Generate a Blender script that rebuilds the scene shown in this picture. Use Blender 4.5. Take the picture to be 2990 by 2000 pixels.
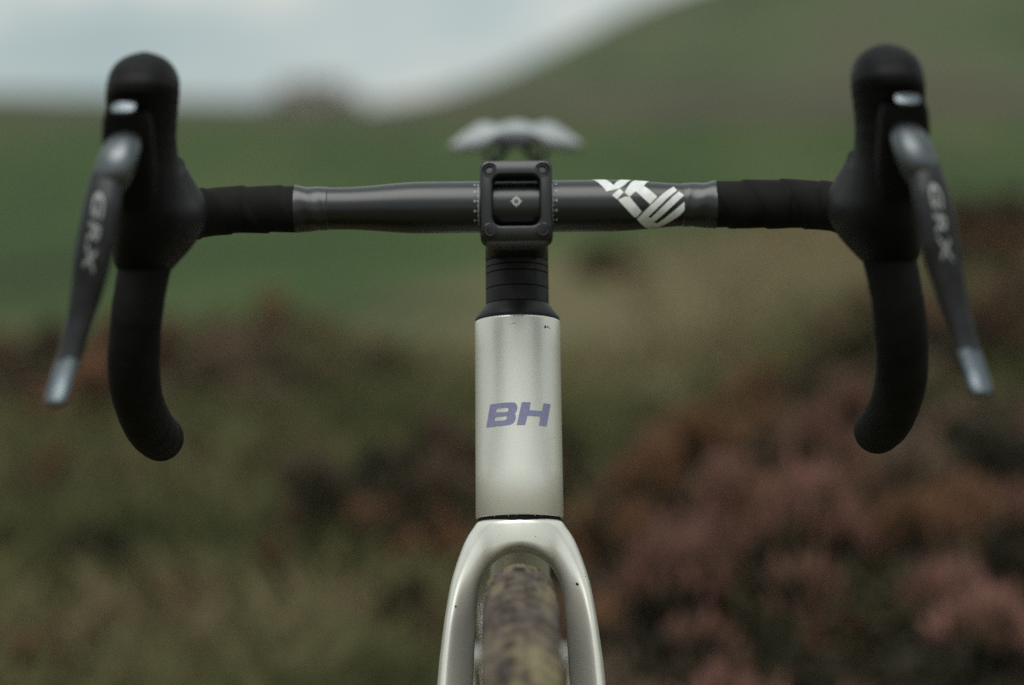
import bpy, bmesh, math, random
import numpy as np
from mathutils import Matrix, Vector

random.seed(7)
rng = np.random.default_rng(11)
scene = bpy.context.scene
for o in list(bpy.data.objects):
    bpy.data.objects.remove(o)
COL = scene.collection
RAD = math.radians

# ------------------------------------------------------------------ camera
cam_data = bpy.data.cameras.new('camera')
cam = bpy.data.objects.new('camera', cam_data)
COL.objects.link(cam)
cam.matrix_world = (Matrix.Translation((0, 0, .983)) @ Matrix.Rotation(RAD(.156), 4, 'Z')
                    @ Matrix.Rotation(RAD(90 - 6.23), 4, 'X') @ Matrix.Rotation(RAD(-.62), 4, 'Z'))
cam_data.sensor_width = 36
cam_data.lens = 75
cam_data.clip_start = .05
cam_data.clip_end = 9000
cam_data.dof.use_dof = True
cam_data.dof.focus_distance = 1.362
cam_data.dof.aperture_fstop = 2.35
scene.camera = cam

# ------------------------------------------------------------------ sky and sun
SUN_AZ, SUN_EL = RAD(196), RAD(70)          # from behind the camera, a little to the left
world = bpy.data.worlds.new('World')
scene.world = world
world.use_nodes = True
wn, wl = world.node_tree.nodes, world.node_tree.links
wn.clear()
w_out = wn.new('ShaderNodeOutputWorld')
w_bg = wn.new('ShaderNodeBackground')
w_sky = wn.new('ShaderNodeTexSky')
w_sky.sky_type = 'NISHITA'
w_sky.sun_disc = False
w_sky.sun_elevation = SUN_EL
w_sky.sun_rotation = SUN_AZ
w_sky.altitude = 400
w_sky.dust_density = 2
w_scl = wn.new('ShaderNodeMix'); w_scl.data_type = 'RGBA'; w_scl.blend_type = 'MULTIPLY'
w_scl.inputs[0].default_value = 1
w_scl.inputs[7].default_value = (.05, .05, .05, 1)
wl.new(w_sky.outputs[0], w_scl.inputs[6])
w_tc = wn.new('ShaderNodeTexCoord')
w_map = wn.new('ShaderNodeMapping')
w_map.inputs['Scale'].default_value = (1, 1, 3.2)
w_map.inputs['Location'].default_value = (.35, .2, .1)
wl.new(w_tc.outputs['Generated'], w_map.inputs[0])
w_no = wn.new('ShaderNodeTexNoise')
w_no.inputs['Scale'].default_value = 5.5
w_no.inputs['Detail'].default_value = 5
w_no.inputs['Roughness'].default_value = .55
wl.new(w_map.outputs[0], w_no.inputs['Vector'])
w_rmp = wn.new('ShaderNodeValToRGB')
cr = w_rmp.color_ramp
cr.elements[0].position = .34; cr.elements[0].color = (.270, .335, .345, 1)
cr.elements[1].position = .63; cr.elements[1].color = (.50, .505, .462, 1)
e = cr.elements.new(.5); e.color = (.352, .402, .402, 1)
wl.new(w_no.outputs[0], w_rmp.inputs[0])
w_mix = wn.new('ShaderNodeMix'); w_mix.data_type = 'RGBA'
w_mix.inputs[0].default_value = .93          # cloud cover
wl.new(w_scl.outputs[2], w_mix.inputs[6])
wl.new(w_rmp.outputs[0], w_mix.inputs[7])
wl.new(w_mix.outputs[2], w_bg.inputs[0])
w_bg.inputs[1].default_value = 1.0
wl.new(w_bg.outputs[0], w_out.inputs[0])

sun_data = bpy.data.lights.new('sun', 'SUN')
sun_data.energy = 1.5
sun_data.angle = RAD(50)
sun_data.color = (1, .985, .95)
sun = bpy.data.objects.new('sun', sun_data)
COL.objects.link(sun)
sd = Vector((math.sin(SUN_AZ) * math.cos(SUN_EL), math.cos(SUN_AZ) * math.cos(SUN_EL), math.sin(SUN_EL)))
sun.rotation_euler = sd.to_track_quat('Z', 'Y').to_euler()

scene.view_settings.view_transform = 'Standard'
scene.view_settings.look = 'None'
scene.view_settings.exposure = .58
scene.view_settings.gamma = 1
scene.view_settings.use_curve_mapping = False
scene.render.engine = 'CYCLES'
scene.cycles.use_denoising = False
scene.cycles.max_bounces = 6

# ------------------------------------------------------------------ materials
def mat(name, color, rough=.5, metal=0., spec=.5, coat=0., noise=None, bump=None, sheen=0., color2=None,
        ramp=(.4, .62), rvar=0.):
    """Principled material; noise = (scale, detail) mixes color -> color2; bump = (scale, strength, distance)."""
    m = bpy.data.materials.new(name)
    m.use_nodes = True
    n, l = m.node_tree.nodes, m.node_tree.links
    b = n['Principled BSDF']
    b.inputs['Base Color'].default_value = (*color, 1)
    b.inputs['Roughness'].default_value = rough
    b.inputs['Metallic'].default_value = metal
    b.inputs['Specular IOR Level'].default_value = spec
    b.inputs['Coat Weight'].default_value = coat
    b.inputs['Coat Roughness'].default_value = .34
    b.inputs['Sheen Weight'].default_value = sheen
    tc = n.new('ShaderNodeTexCoord')
    if noise:
        t = n.new('ShaderNodeTexNoise')
        t.inputs['Scale'].default_value = noise[0]
        t.inputs['Detail'].default_value = noise[1]
        l.new(tc.outputs['Object'], t.inputs['Vector'])
        r = n.new('ShaderNodeValToRGB')
        r.color_ramp.elements[0].position = ramp[0]
        r.color_ramp.elements[0].color = (*color, 1)
        r.color_ramp.elements[1].position = ramp[1]
        r.color_ramp.elements[1].color = (*(color2 or color), 1)
        l.new(t.outputs[0], r.inputs[0])
        l.new(r.outputs[0], b.inputs['Base Color'])
        if rvar:
            mr = n.new('ShaderNodeMapRange')
            mr.inputs[3].default_value = rough - rvar
            mr.inputs[4].default_value = rough + rvar
            l.new(t.outputs[0], mr.inputs[0])
            l.new(mr.outputs[0], b.inputs['Roughness'])
    if bump:
        t = n.new('ShaderNodeTexNoise')
        t.inputs['Scale'].default_value = bump[0]
        t.inputs['Detail'].default_value = 3
        l.new(tc.outputs['Object'], t.inputs['Vector'])
        bp = n.new('ShaderNodeBump')
        bp.inputs['Strength'].default_value = bump[1]
        bp.inputs['Distance'].default_value = bump[2]
        l.new(t.outputs[0], bp.inputs['Height'])
        l.new(bp.outputs[0], b.inputs['Normal'])
    return m

M = {}
M['paint'] = mat('champagne_paint', (.84, .815, .735), .36, metal=.52, spec=.5, coat=.10,
                 noise=(2600, 2), color2=(.94, .915, .83), ramp=(.3, .7), bump=(900, .03, .0004))
M['decal'] = mat('violet_decal', (.265, .26, .445), .45, noise=(900, 2), color2=(.33, .325, .50))
M['black_alloy'] = mat('black_anodised_alloy', (.018, .019, .021), .4, spec=.55, noise=(60, 4),
                       color2=(.026, .027, .029), bump=(1500, .06, .0003), rvar=.05)
M['bar_finish'] = mat('satin_black_bar', (.0025, .0032, .0040), .36, spec=.22, coat=.9, noise=(35, 5), color2=(.0048, .0055, .0064),
                      bump=(1400, .05, .0003), rvar=.06)
M['stem'] = mat('stem_black', (.0045, .0055, .0062), .40, spec=.65, noise=(45, 4), color2=(.0085, .0095, .0105),
                bump=(1700, .1, .0003), rvar=.05)
M['bolt'] = mat('dark_steel', (.012, .0115, .0115), .40, metal=.3, noise=(300, 3), color2=(.024, .023, .022))
M['spacer'] = mat('spacer_composite', (.0075, .0072, .0072), .5, spec=.35, noise=(80, 3), color2=(.015, .0145, .0145),
                  bump=(1200, .08, .0003))
M['rubber'] = mat('hood_rubber', (.0040, .0040, .0043), .55, spec=.15, noise=(40, 4), color2=(.0070, .0066, .0064),
                  bump=(900, .15, .0004))
M['tape'] = mat('bar_tape_foam', (.0050, .0046, .0044), .75, spec=.15, noise=(55, 4), color2=(.0095, .0085, .0080),
                bump=(1100, .25, .0005))
M['vinyl'] = mat('finishing_vinyl', (.006, .0072, .0088), .30, spec=.28, coat=.9, noise=(50, 3), color2=(.009, .0102, .012))
M['white_print'] = mat('white_print', (.74, .76, .73), .45, noise=(200, 4), color2=(.62, .64, .61))
M['grey_print'] = mat('grey_print', (.36, .37, .355), .5)
M['lever'] = mat('lever_alloy', (.020, .020, .022), .38, metal=.4, spec=.4, noise=(70, 4), color2=(.032, .032, .035), rvar=.06)
M['lever_shine'] = mat('lever_highlight_metal', (.17, .195, .21), .38, metal=1., noise=(90, 3), color2=(.13, .15, .165))  # lighter base colour carries the sky highlight of the lever tip
M['pivot'] = mat('pivot_alloy', (.12, .132, .14), .42, metal=.9, noise=(60, 3), color2=(.16, .172, .18))
M['gloss'] = mat('gloss_black', (.012, .012, .013), .15, spec=.7, coat=.5)
M['silver_print'] = mat('silver_print', (.29, .30, .29), .5, metal=.2)
M['saddle'] = mat('saddle_cover', (.40, .42, .42), .38, noise=(30, 4), color2=(.28, .30, .31))
M['saddle_base'] = mat('saddle_shell', (.055, .058, .065), .4, noise=(30, 3), color2=(.075, .078, .085))
M['rim'] = mat('carbon_rim', (.015, .015, .016), .35)
M['steel'] = mat('steel', (.42, .42, .42), .3, metal=1.)
M['chip'] = mat('mud_fleck', (.03, .022, .015), .9)
M['dust'] = mat('dust_speck', (.75, .77, .75), .8)

def tyre_mat():
    m = mat('muddy_tyre', (.05, .042, .036), .85, spec=.3)
    n, l = m.node_tree.nodes, m.node_tree.links
    b = n['Principled BSDF']
    tc = n.new('ShaderNodeTexCoord')
    def nz(scale, det, off):
        mp = n.new('ShaderNodeMapping'); mp.inputs['Location'].default_value = off; mp.inputs['Scale'].default_value = (1, .33, .6)
        l.new(tc.outputs['Object'], mp.inputs[0])
        t = n.new('ShaderNodeTexNoise'); t.inputs['Scale'].default_value = scale; t.inputs['Detail'].default_value = det
        l.new(mp.outputs[0], t.inputs['Vector'])
        return t
    a, c = nz(85, 4, (3, 1, 2)), nz(58, 4, (.55, .4, .27))
    r1 = n.new('ShaderNodeValToRGB')
    r1.color_ramp.elements[0].position = .36; r1.color_ramp.elements[0].color = (.040, .030, .026, 1)
    r1.color_ramp.elements[1].position = .62; r1.color_ramp.elements[1].color = (.125, .100, .080, 1)
    l.new(a.outputs[0], r1.inputs[0])
    r2 = n.new('ShaderNodeValToRGB')
    r2.color_ramp.elements[0].position = .50; r2.color_ramp.elements[0].color = (.0, .0, .0, 1)
    r2.color_ramp.elements[1].position = .63; r2.color_ramp.elements[1].color = (1, 1, 1, 1)
    l.new(c.outputs[0], r2.inputs[0])
    mx = n.new('ShaderNodeMix'); mx.data_type = 'RGBA'
    l.new(r2.outputs[0], mx.inputs[0]); l.new(r1.outputs[0], mx.inputs[6])
    mx.inputs[7].default_value = (.185, .158, .092, 1)
    l.new(mx.outputs[2], b.inputs['Base Color'])
    bp = n.new('ShaderNodeBump'); bp.inputs['Strength'].default_value = .5; bp.inputs['Distance'].default_value = .002
    l.new(a.outputs[0], bp.inputs['Height']); l.new(bp.outputs[0], b.inputs['Normal'])
    return m
M['tyre'] = tyre_mat()

# ------------------------------------------------------------------ mesh helpers
def obj(name, verts, faces, m, parent=None, smooth=True, mats=None, fmat=None, sharp=None):
    me = bpy.data.meshes.new(name)
    me.from_pydata([tuple(v) for v in verts], [], [tuple(f) for f in faces])
    bm = bmesh.new(); bm.from_mesh(me)
    bmesh.ops.recalc_face_normals(bm, faces=bm.faces)
    bm.to_mesh(me); bm.free()
    for mm in (mats or [m]):
        me.materials.append(mm)
    if fmat is not None:
        me.polygons.foreach_set('material_index', fmat)
    me.polygons.foreach_set('use_smooth', [smooth] * len(me.polygons))
    if smooth and sharp:
        me.set_sharp_from_angle(angle=RAD(sharp))
    o = bpy.data.objects.new(name, me)
    COL.objects.link(o)
    attach(o, parent)
    return o

def attach(o, parent):
    if parent is not None:
        o.parent = parent
        if parent.type == 'EMPTY':
            o.matrix_parent_inverse = Matrix.Translation(parent.location).inverted()

def thing(name, loc, label, cat, group=None):
    o = bpy.data.objects.new(name, None)
    COL.objects.link(o)
    o.location = loc
    o.empty_display_size = .1
    tag(o, label, cat, group)
    return o

def tag(o, label, cat, group=None):
    o['label'] = label; o['category'] = cat
    if group:
        o['group'] = group

def loft(secs, closed=True, caps=True):
    """secs: (k, n, 3) rings -> verts, quads"""
    secs = np.asarray(secs)
    k, n = secs.shape[:2]
    v = secs.reshape(-1, 3)
    f = []
    for i in range(k - 1):
        for j in range(n if closed else n - 1):
            a, b = i * n + j, i * n + (j + 1) % n
            f.append((a, b, b + n, a + n))
    if caps:
        f.append(tuple(range(n))[::-1]); f.append(tuple((k - 1) * n + j for j in range(n)))
    return v, f

def crom(pts, per):
    """Catmull-Rom resample of rows of numbers"""
    p = np.asarray(pts, float)
    p = np.vstack([2 * p[0] - p[1], p, 2 * p[-1] - p[-2]])
    out = []
    for i in range(1, len(p) - 2):
        for t in np.linspace(0, 1, per, endpoint=False):
            a, b, c, d = p[i - 1:i + 3]
            out.append(.5 * (2 * b + (c - a) * t + (2 * a - 5 * b + 4 * c - d) * t * t + (3 * b - a - 3 * c + d) * t ** 3))
    out.append(p[-2])
    return np.array(out)

def by_length(path, step):
    d = np.r_[0, np.cumsum(np.linalg.norm(np.diff(path[:, :3], axis=0), axis=1))]
    s = np.linspace(0, d[-1], max(2, int(d[-1] / step) + 1))
    return np.stack([np.interp(s, d, path[:, k]) for k in range(path.shape[1])], 1), s

def frames(path):
    t = np.gradient(path[:, :3], axis=0)
    t /= np.linalg.norm(t, axis=1)[:, None]
    up = np.array([0, 0, 1.]) if abs(t[0, 2]) < .9 else np.array([0, 1., 0])
    a = np.cross(up, t[0]); a /= np.linalg.norm(a)
    A = []
    for i in range(len(t)):
        a = a - t[i] * a.dot(t[i]); a /= np.linalg.norm(a)
        A.append(a.copy())
    A = np.array(A)
    return t, A, np.cross(t, A)

def tube(path, rad, n=24):
    """rad: number, array over s, or f(i, thetas) -> radii"""
    path = np.asarray(path, float)
    t, A, Bn = frames(path)
    th = np.linspace(0, 2 * np.pi, n, endpoint=False)
    secs = []
    for i in range(len(path)):
        r = rad(i, th) if callable(rad) else (np.full(n, rad) if np.isscalar(rad) else np.full(n, rad[i]))
        secs.append(path[i, :3] + (np.cos(th) * r)[:, None] * A[i] + (np.sin(th) * r)[:, None] * Bn[i])
    return loft(secs)

def axis_lathe(origin, ax, prof, n=64, caps=True):
    """prof: list of (distance along ax, radius)"""
    ax = np.array(ax, float); ax /= np.linalg.norm(ax)
    s = np.cross(ax, [0, 1., 0]) if abs(ax[1]) < .9 else np.cross(ax, [1., 0, 0])
    s /= np.linalg.norm(s); q = np.cross(ax, s)
    th = np.linspace(0, 2 * np.pi, n, endpoint=False)
    secs = [np.array(origin) + ax * a + r * (np.cos(th)[:, None] * s + np.sin(th)[:, None] * q) for a, r in prof]
    return loft(secs, caps=caps)

def merge(*parts):
    V, F, k = [], [], 0
    for v, f in parts:
        v = np.asarray(v); V.append(v); F += [tuple(i + k for i in g) for g in f]; k += len(v)
    return np.vstack(V), F

def superellipse(n, p):
    th = np.linspace(0, 2 * np.pi, n, endpoint=False)
    c, s = np.cos(th), np.sin(th)
    return np.sign(c) * abs(c) ** (2 / p), np.sign(s) * abs(s) ** (2 / p)

def decal(name, outlines, fmap, m, parent, cut=.6):
    """flat print: filled outlines (holes as further outlines) in 2-D, cut fine and laid on a surface by fmap"""
    cu = bpy.data.curves.new(name, 'CURVE')
    cu.dimensions = '2D'; cu.fill_mode = 'FRONT'
    for pts in outlines:
        s = cu.splines.new('POLY'); s.points.add(len(pts) - 1); s.use_cyclic_u = True
        for q, (a, b) in zip(s.points, pts):
            q.co = (a, b, 0, 1)
    o = bpy.data.objects.new(name, cu); COL.objects.link(o)
    dg = bpy.context.evaluated_depsgraph_get()
    me = bpy.data.meshes.new_from_object(o.evaluated_get(dg))
    bpy.data.objects.remove(o)
    return decal_mesh(name, me, fmap, m, parent, cut)

def decal_mesh(name, me, fmap, m, parent, cut):
    bm = bmesh.new(); bm.from_mesh(me)
    bmesh.ops.remove_doubles(bm, verts=bm.verts, dist=1e-5)
    xs = [v.co.x for v in bm.verts]; ys = [v.co.y for v in bm.verts]
    for k, (lo, hi) in enumerate(((min(xs), max(xs)), (min(ys), max(ys)))):
        c = lo + cut
        while c < hi:
            co = (c, 0, 0) if k == 0 else (0, c, 0)
            no = (1, 0, 0) if k == 0 else (0, 1, 0)
            bmesh.ops.bisect_plane(bm, geom=bm.verts[:] + bm.edges[:] + bm.faces[:], plane_co=co, plane_no=no)
            c += cut
    for v in bm.verts:
        v.co = fmap(v.co.x, v.co.y)
    bm.to_mesh(me); bm.free()
    me.materials.clear(); me.materials.append(m)
    me.polygons.foreach_set('use_smooth', [True] * len(me.polygons))
    me.name = name
    o = bpy.data.objects.new(name, me); COL.objects.link(o)
    attach(o, parent)
    return o

# ------------------------------------------------------------------ terrain
def vnoise(x, y, seed):
    """smooth value noise on numpy arrays"""
    xi, yi = np.floor(x), np.floor(y)
    fx, fy = x - xi, y - yi
    fx, fy = fx * fx * (3 - 2 * fx), fy * fy * (3 - 2 * fy)
    def h(a, b):
        s = np.sin(a * 127.1 + b * 311.7 + seed * 74.7) * 43758.5453
        return s - np.floor(s)
    return (h(xi, yi) * (1 - fx) + h(xi + 1, yi) * fx) * (1 - fy) + (h(xi, yi + 1) * (1 - fx) + h(xi + 1, yi + 1) * fx) * fy

def sstep(a, b, x):
    t = np.clip((x - a) / (b - a), 0, 1)
    return t * t * (3 - 2 * t)

def ground_z(x, y):
    x = np.asarray(x, float); y = np.asarray(y, float)
    z = .044 * (np.clip(y, -3, 3) - 1.212)                                # the bank the bicycle stands on
    z = z - .10 * sstep(3, 8, y)
    far = np.hypot(x, y)
    z = z + sstep(.55, 1.7, x - .03 * y) * sstep(2.6, 6, y) * .28 * (1 - sstep(9, 22, y))      # heather bank to the right
    z = z + .16 * np.exp(-((x - 1.2) / 1.6) ** 2 - ((y - 12.5) / 3.2) ** 2)                   # dry grass hump
    z = z + .93 * sstep(60, 170, far) + 1.9 * sstep(27, 46, -x) * sstep(90, 170, y)
    hill = 10.2 / (1 + np.exp(-np.clip((x - 4.2) / 5.0, -40, 40))) * sstep(38, 150, y)
    z = z + hill + 9 * sstep(18, 90, x) * sstep(60, 220, y)
    z = z + (vnoise(x * .9, y * .9, 1) - .5) * .07 * sstep(2.4, 4, far) + (vnoise(x * .16, y * .16, 2) - .5) * .12 * sstep(6, 20, far)
    z = z + (vnoise(x * .05, y * .05, 3) - .5) * .5 * sstep(60, 160, far)
    return z

def build_ground():
    na = 360
    rad = np.concatenate([[.0], np.geomspace(.35, 2600, 190)])
    th = np.linspace(0, 2 * np.pi, na, endpoint=False)
    R, T = np.meshgrid(rad[1:], th, indexing='ij')
    X, Y = R * np.sin(T), R * np.cos(T)
    Z = ground_z(X, Y)
    V = np.vstack([[0, 0, float(ground_z(0, 0))], np.stack([X, Y, Z], -1).reshape(-1, 3)])
    F = [(0, 1 + j, 1 + (j + 1) % na) for j in range(na)]
    for i in range(len(rad) - 2):
        for j in range(na):
            a, b = 1 + i * na + j, 1 + i * na + (j + 1) % na
            F.append((a, b, b + na, a + na))
    m = bpy.data.materials.new('moor_ground'); m.use_nodes = True
    n, l = m.node_tree.nodes, m.node_tree.links
    b = n['Principled BSDF']; b.inputs['Roughness'].default_value = .95; b.inputs['Specular IOR Level'].default_value = .15
    geo = n.new('ShaderNodeNewGeometry')
    sep = n.new('ShaderNodeSeparateXYZ'); l.new(geo.outputs['Position'], sep.inputs[0])
    def nz(scale, det, sx=1, sy=1):
        mp = n.new('ShaderNodeMapping'); mp.inputs['Scale'].default_value = (sx, sy, 1)
        l.new(geo.outputs['Position'], mp.inputs[0])
        t = n.new('ShaderNodeTexNoise'); t.inputs['Scale'].default_value = scale; t.inputs['Detail'].default_value = det
        l.new(mp.outputs[0], t.inputs['Vector']); return t.outputs[0]
    def ramp(src, *stops):
        r = n.new('ShaderNodeValToRGB')
        el = r.color_ramp.elements
        el[0].position, el[0].color = stops[0][0], (*stops[0][1], 1)
        el[1].position, el[1].color = stops[-1][0], (*stops[-1][1], 1)
        for p, c in stops[1:-1]:
            e = el.new(p); e.color = (*c, 1)
        l.new(src, r.inputs[0]); return r.outputs[0]
    def math_(op, a, b_=None):
        k = n.new('ShaderNodeMath'); k.operation = op
        for i, v in enumerate((a, b_)):
            if v is None: continue
            if isinstance(v, (int, float)): k.inputs[i].default_value = v
            else: l.new(v, k.inputs[i])
        return k.outputs[0]
    def mrange(src, lo, hi):
        k = n.new('ShaderNodeMapRange'); k.interpolation_type = 'SMOOTHSTEP'
        k.inputs[1].default_value = lo; k.inputs[2].default_value = hi
        l.new(src, k.inputs[0]); return k.outputs[0]
    def mix(f, a, c):
        k = n.new('ShaderNodeMix'); k.data_type = 'RGBA'
        l.new(f, k.inputs[0]); l.new(a, k.inputs[6]); l.new(c, k.inputs[7]); return k.outputs[2]
    near = ramp(nz(2.2, 6), (.3, (.045, .038, .022)), (.44, (.084, .078, .038)), (.56, (.145, .134, .060)), (.68, (.150, .104, .072)))
    field = ramp(nz(.22, 6, 1.6, .45), (.36, (.027, .042, .014)), (.5, (.037, .066, .016)), (.64, (.064, .075, .026)))
    dry = ramp(nz(.8, 5), (.3, (.075, .070, .034)), (.55, (.125, .110, .054)), (.75, (.105, .080, .047)))
    hill = ramp(nz(.075, 6, 1.5, .6), (.38, (.042, .058, .027)), (.5, (.068, .086, .041)), (.64, (.078, .076, .045)))
    band = ramp(nz(.2, 4), (.35, (.052, .052, .031)), (.65, (.076, .068, .045)))
    wob = math_('MULTIPLY', math_('SUBTRACT', nz(.22, 3), .5), 5)
    yy = math_('ADD', sep.outputs['Y'], wob)
    c = mix(mrange(yy, 8.5, 10.5), near, field)
    # dry grass on the hump to the right of the bicycle
    dx = math_('MULTIPLY', math_('SUBTRACT', sep.outputs['X'], 1.3), .55)
    dy = math_('MULTIPLY', math_('SUBTRACT', yy, 11.0), .26)
    dd = math_('SQRT', math_('ADD', math_('MULTIPLY', dx, dx), math_('MULTIPLY', dy, dy)))
    c = mix(mrange(dd, 1.35, .6), c, dry)
    zz = math_('ADD', sep.outputs['Z'], math_('MULTIPLY', math_('SUBTRACT', nz(.06, 3), .5), .9))
    c = mix(mrange(zz, .30, .75), c, band)          # bracken along the foot of the hill and the low far rim
    c = mix(mrange(zz, 1.15, 2.1), c, hill)
    rim = math_('MULTIPLY', mrange(zz, 6.5, 9.5), mrange(nz(.035, 3), .46, .66))
    c = mix(rim, c, band)
    l.new(c, b.inputs['Base Color'])
    bp = n.new('ShaderNodeBump'); bp.inputs['Strength'].default_value = .6; bp.inputs['Distance'].default_value = .05
    l.new(nz(9, 5), bp.inputs['Height']); l.new(bp.outputs[0], b.inputs['Normal'])
    g = obj('ground', V, F, m)
    g['kind'] = 'structure'
    g['label'] = 'rolling green moorland rising to a smooth hill on the right'
    return g
build_ground()

# rock outcrop on the far skyline
def build_outcrop():
    root = thing('rock_outcrop', (-17.2, 182, float(ground_z(-17.2, 182)) - .3),
                 'brown flat-topped rock outcrop breaking the skyline on the left', 'rock outcrop')
    m = mat('brown_rock', (.22, .20, .175), .95, noise=(.9, 5), color2=(.30, .27, .24), bump=(1.4, .8, .3))  # rock colour lightened to stand in for distance haze
    r2 = random.Random(3)
    for k, (dx, dy, w, d, h) in enumerate(((-1.7, 0, 1.5, 1.6, 2.5), (0, .3, 1.5, 1.5, 2.7), (1.7, .2, 1.5, 1.4, 2.5), (-3.2, .4, 1.3, 1.4, 1.4), (3.3, .2, 1.4, 1.4, 1.5),
                                           (.1, -1.2, 2.0, 1.1, 1.6))):
        bm = bmesh.new()
        bmesh.ops.create_icosphere(bm, subdivisions=4, radius=1)
        for v in bm.verts:
            c = v.co.copy()
            q = max(abs(c.x), abs(c.y), abs(c.z)) ** .55
            c = c / q
            s = 1 + .16 * math.sin(5 * c.x + k) * math.cos(4 * c.z + 2 * c.y) + .05 * math.sin(17 * c.z + 9 * c.x)
            v.co = (root.location.x + dx + c.x * w * s * .8, root.location.y + dy + c.y * d * s, root.location.z + h * .5 + c.z * h * .56 * s)
        me = bpy.data.meshes.new('boulder'); bm.to_mesh(me); bm.free()
        me.materials.append(m)
        o = bpy.data.objects.new('boulder', me); COL.objects.link(o); attach(o, root)
build_outcrop()

# ------------------------------------------------------------------ bicycle
bike = thing('gravel_bicycle', (0, 1.35, 0),
             'champagne silver gravel bicycle with black drop handlebar, seen head-on in the moor', 'bicycle')
TILT = RAD(16)
AB = np.array([0, 1.365, .7194])                                   # steering axis at the lower head tube edge
AU = np.array([0, math.sin(TILT), math.cos(TILT)])                 # up the axis
AN = np.array([0, -math.cos(TILT), math.sin(TILT)])                # forward, square to the axis
BAR = np.array([0, 1.327, .9227])
AXLE = np.array([0, 1.212, .358])
REAR = np.array([0, 2.238, .403])
BB = np.array([0, 1.815, .315])

# --- head tube with its lettering
HR = .0285
prof = [(0, .0262), (.0000, .0279), (.0006, .0285), (.03, .0284), (.07, .0282), (.11, .0281), (.1275, .0281), (.1287, .0278), (.1291, .0271), (.1291, .022)]
v, f = axis_lathe(AB, AU, prof, 128)
head = obj('head_tube', v, f, M['paint'], bike, sharp=50)

def on_head(s, a, lift=.0003):
    """s in mm along the axis, a in degrees round the tube (0 = front)"""
    s *= .001; a = RAD(a)
    r = float(np.interp(s, [.0006, .03, .07, .11, .1275], [.0285, .0284, .0282, .0281, .0281])) + lift
    return Vector(AB + AU * s + AN * (r * math.cos(a)) + np.array([r * math.sin(a), 0, 0]))

def smooth_loop(pts, keep):
    """round the corners of a polygon except the indices in keep"""
    out = []
    n = len(pts)
    for i, p in enumerate(pts):
        if i in keep:
            out.append(p); continue
        a, c = pts[i - 1], pts[(i + 1) % n]
        for t in (.25, .5, .75):
            q1 = [p[k] + (a[k] - p[k]) * .42 for k in (0, 1)]; q2 = [p[k] + (c[k] - p[k]) * .42 for k in (0, 1)]
            out.append(tuple((1 - t) ** 2 * q1[k] + 2 * t * (1 - t) * p[k] + t * t * q2[k] for k in (0, 1)))
    return out
LB = [(57.11, -47.21), (71.78, -39.59), (72.03, -23.74), (72.1, -8.16), (71.83, -4.53), (70.55, -2.08), (68.84, -1.21), (67.14, -1.92), (65.79, -3.3), (65.02, -5.13), (63.98, -3.79), (62.62, -3.37), (60.81, -4.08), (59.24, -5.92), (58.15, -8.9), (57.54, -12.58), (57.33, -24.03)]
LB1 = [(66.09, -31.13), (68.61, -29.92), (68.75, -14.68), (68.21, -13.06), (67.41, -12.85), (66.41, -13.8), (66.0, -15.67)]
LB2 = [(60.58, -33.84), (63.24, -32.15), (63.37, -16.9), (63.04, -15.26), (62.24, -15.04), (61.13, -16.24), (60.66, -18.14)]
LH = [(57.4, -2.57), (72.12, 4.5), (72.1, 16.22), (66.91, 14.23), (66.8, 32.56), (71.91, 35.18), (71.96, 47.06), (57.08, 39.0), (57.45, 27.57), (63.24, 30.06), (63.41, 11.6), (57.42, 8.49)]
sw = lambda L: [(a, s) for s, a in L]
decal('letter', [sw(smooth_loop(LB, {0, 1, 2, 9, 16})), sw(smooth_loop(LB1, {0, 1, 2, 6})), sw(smooth_loop(LB2, {0, 1, 2, 6}))],
      lambda a, s: on_head(s, a), M['decal'], head, 1.6)['label'] = 'violet slanted letter B'
decal('letter', [sw(LH)], lambda a, s: on_head(s, a), M['decal'], head, 1.6)['label'] = 'violet slanted letter H'
# scuffs near the upper rim
r3 = random.Random(5)
for (s0, a0, w, h) in ((121.5, 39.5, 1.6, 1.8), (121.8, 44, 2.6, .8), (121.2, 48, 1.6, .5), (123.2, -4, 4.2, .22), (122.5, -9, 2.2, .16)):
    pts = [(a0 + w * math.cos(t) * (.5 + .6 * r3.random()), s0 + h * math.sin(t) * (.35 + .4 * r3.random())) for t in np.linspace(0, 6.283, 9)[:-1]]
    decal('scuff', [pts], lambda a, s: on_head(s, a, .0002), M['bolt'], head, 1.5)

# --- headset cap and spacers
prof = [(.1291, .020), (.1291, .0277), (.1300, .0279), (.1315, .0275), (.1350, .0248), (.1385, .0222), (.1400, .0211), (.1404, .0205), (.1404, .018)]
v, f = axis_lathe(AB, AU, prof, 96); obj('headset_cap', v, f, M['spacer'], bike, sharp=40)
def spacer(a, b, r, n=96):
    e = .0005
    pr = [(a, .016), (a, r - e), (a + e * .6, r), (b - e * .6, r), (b, r - e), (b, .016)]
    v, f = axis_lathe(AB, AU, pr, n)
    return obj('spacer', v, f, M['spacer'], bike, sharp=40)
for a, b in ((.1404, .1503), (.1505, .1604), (.1606, .1648), (.1650, .1690)):
    sp = spacer(a, b, .0208)
    # split line where the two halves of the spacer clip together
    sx = .012
    yy = math.sqrt(.0208 ** 2 - sx ** 2) + .00005
    q = [AB + AU * s + AN * (yy + .0001) + np.array([sx + d, 0, 0]) for s, d in ((a + .0006, 0), (b - .0006, 0), (b - .0006, .0004), (a + .0006, .0004))]
    obj('seam', q, [(0, 1, 2, 3)], M['chip'], sp, smooth=False)

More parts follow.
